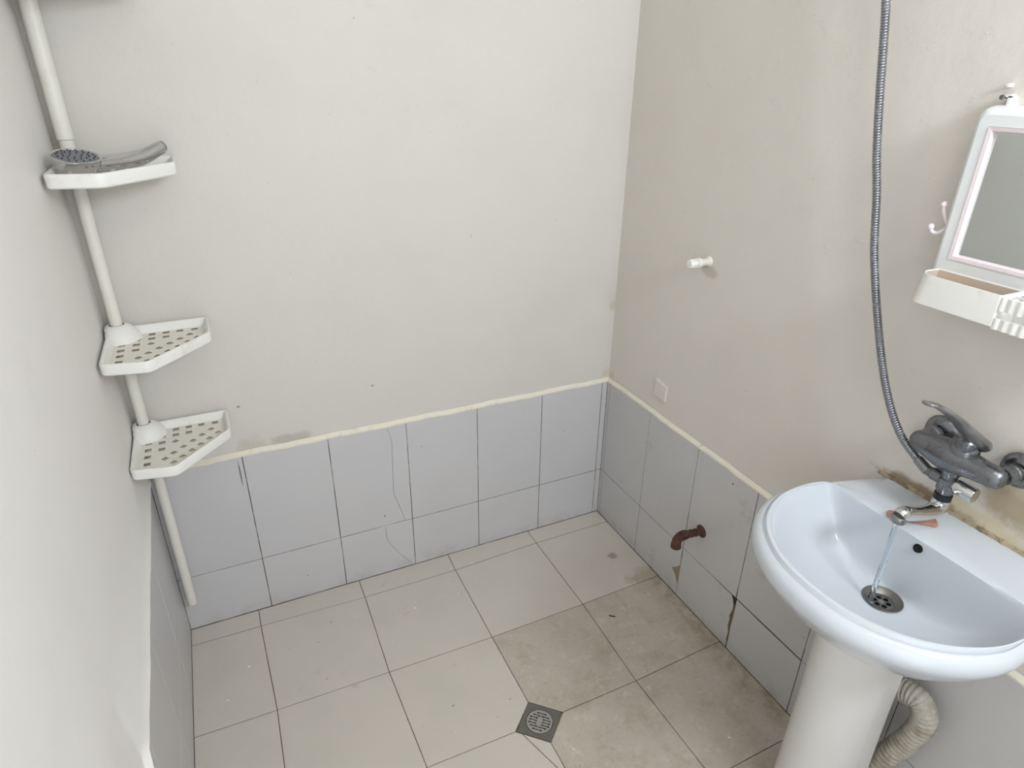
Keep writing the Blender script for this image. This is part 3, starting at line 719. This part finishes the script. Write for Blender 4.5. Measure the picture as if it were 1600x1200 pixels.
V, Fc = holed_plate([(-.0962, -1.4255), (-.0425, -1.4255), (-.0425, -1.2378), (-.0962, -1.2378)], hl, .003)
obj('rack_top', ([Vector((v.x, v.y, 1.3090+v.z)) for v in V], Fc), M['white_plastic'], rack, False)

# pinkish double hook stuck on the mirror's side
t = thing('double_hook', 'small pinkish white double hook on the mirror frame edge', 'hook', (-.03, -1.079, 1.39))
obj('base_plate', join(box((-.033, -1.0805, 1.372), (-.019, -1.0765, 1.404))), M['pink_plastic'], t, False)
h1 = catmull([(-.027, -1.0770, 1.390), (-.029, -1.0690, 1.398), (-.031, -1.0620, 1.412), (-.032, -1.0590, 1.424)], 5)
h2 = catmull([(-.027, -1.0770, 1.392), (-.030, -1.0710, 1.381), (-.033, -1.0610, 1.374), (-.036, -1.0530, 1.376), (-.037, -1.0500, 1.382)], 5)
def ball(c, r, n=14):
    return lathe(Vector(c)-Vector((0, 0, r)), (0, 0, 1), [(r-r*math.cos(pi*k/8), max(.0002, r*math.sin(pi*k/8))) for k in range(9)], n)
obj('prong', join(tube(h1, .0036, 10), ball((-.032, -1.0590, 1.425), .0060)), M['pink_plastic'], t)
obj('prong', join(tube(h2, .0036, 10), ball((-.037, -1.0500, 1.3835), .0060)), M['pink_plastic'], t)

# ------------------------------------------------------------------ small things fixed to the right wall
t = thing('wall_screw', 'steel screw in a white plug above the mirror', 'screw', (0, -1.092, 1.605))
obj('plug', lathe((PB+.002, -1.094, 1.604), (-1, 0, 0), [(0, .0055), (.013, .0050), (.0135, .003)], 12), M['white_plastic'], t)
obj('screw', lathe((-.002, -1.094, 1.604), (-1, .04, .02), [(0, .0018), (.016, .0018), (.017, .0042), (.019, .0036), (.0198, .001)], 12), M['steel'], t)
t2 = obj('hanging_clip', join(box((-.012, -1.103, 1.588), (PB, -1.099, 1.606)), box((-.012, -1.103, 1.604), (-.006, -1.094, 1.609))), M['white_plastic'], t, False)
n_ = obj('wall_plug', lathe((PB+.002, -1.086, 1.622), (-1, 0, 0), [(0, .0038), (.012, .0034), (.0125, .001)], 10), M['white_plastic'], None, origin=(0, -1.086, 1.622)); tag(n_, 'tiny white plastic plug in the wall above the screw', 'wall plug')

t = thing('capped_pipe_stub', 'short white painted pipe stub with a plug on the right wall', 'pipe', (0, -.432, 1.156))
obj('pipe', lathe((PB+.002, -.431, 1.156), (-1, 0, 0), [(0, .016), (.006, .014), (.010, .0105), (.040, .0105)], 20), M['pole'], t)
obj('collar', lathe((-.022, -.431, 1.156), (-1, 0, 0), [(0, .0115), (.002, .0140), (.009, .0140), (.011, .0115)], 20), M['white_plastic'], t)
obj('plug', lathe((-.034, -.431, 1.156), (-1, 0, 0), [(0, .0118), (.002, .0128), (.024, .0128), (.0265, .0112), (.027, .004)], 8), M['white_plastic'], t)

t = obj('painted_wall_plate', rings([[Vector((x, -p[0], p[1])) for p in offset_poly([(.270, .664), (.327, .661), (.329, .716), (.270, .722)], i)] for x, i in ((PB+.001, 0), (.0025, 0), (.0010, .0015))]), M['paint_right'], None, False)
tag(t, 'small square plate painted over in wall colour above the tiled dado', 'wall plate')

t = thing('rusty_pipe_elbow', 'short rusty iron pipe with an elbow sticking out of the right wall tiles', 'pipe', (0, -.585, .325))
obj('pipe', tube(catmull([(PB, -.585, .324), (-.02, -.585, .326), (-.055, -.586, .331), (-.078, -.587, .334)], 6), [.0125 + .0012*math.sin(i*2.1) for i in range(19)], 14), M['rust'], t)
obj('elbow', tube(catmull([(-.066, -.586, .333), (-.082, -.587, .333), (-.094, -.587, .326), (-.098, -.587, .312), (-.098, -.587, .296)], 6), lerp_list([(.0155, .0155), (.0155, .0155), (.0150, .0150), (.0155, .0155), (.0165, .0165)], 25), 16), M['rust'], t)
obj('wall_collar', lathe((.002, -.585, .324), (-1, 0, 0), [(0, .023), (.004, .021), (.007, .0150)], 16), M['rust'], t)

# dark scrap lying on the worn floor tile
q = catmull([(-.266, -.505, .0016), (-.260, -.511, .0016), (-.255, -.514, .0016), (-.249, -.520, .0016)], 4)
s_ = obj('dark_scrap', tube(q, [.0006]+[.0017]*(len(q)-2)+[.0006], 8), M['dark'], None, origin=(-.26, -.511, .0016)); tag(s_, 'tiny dark scrap lying on the worn floor tile near the right wall', 'litter')
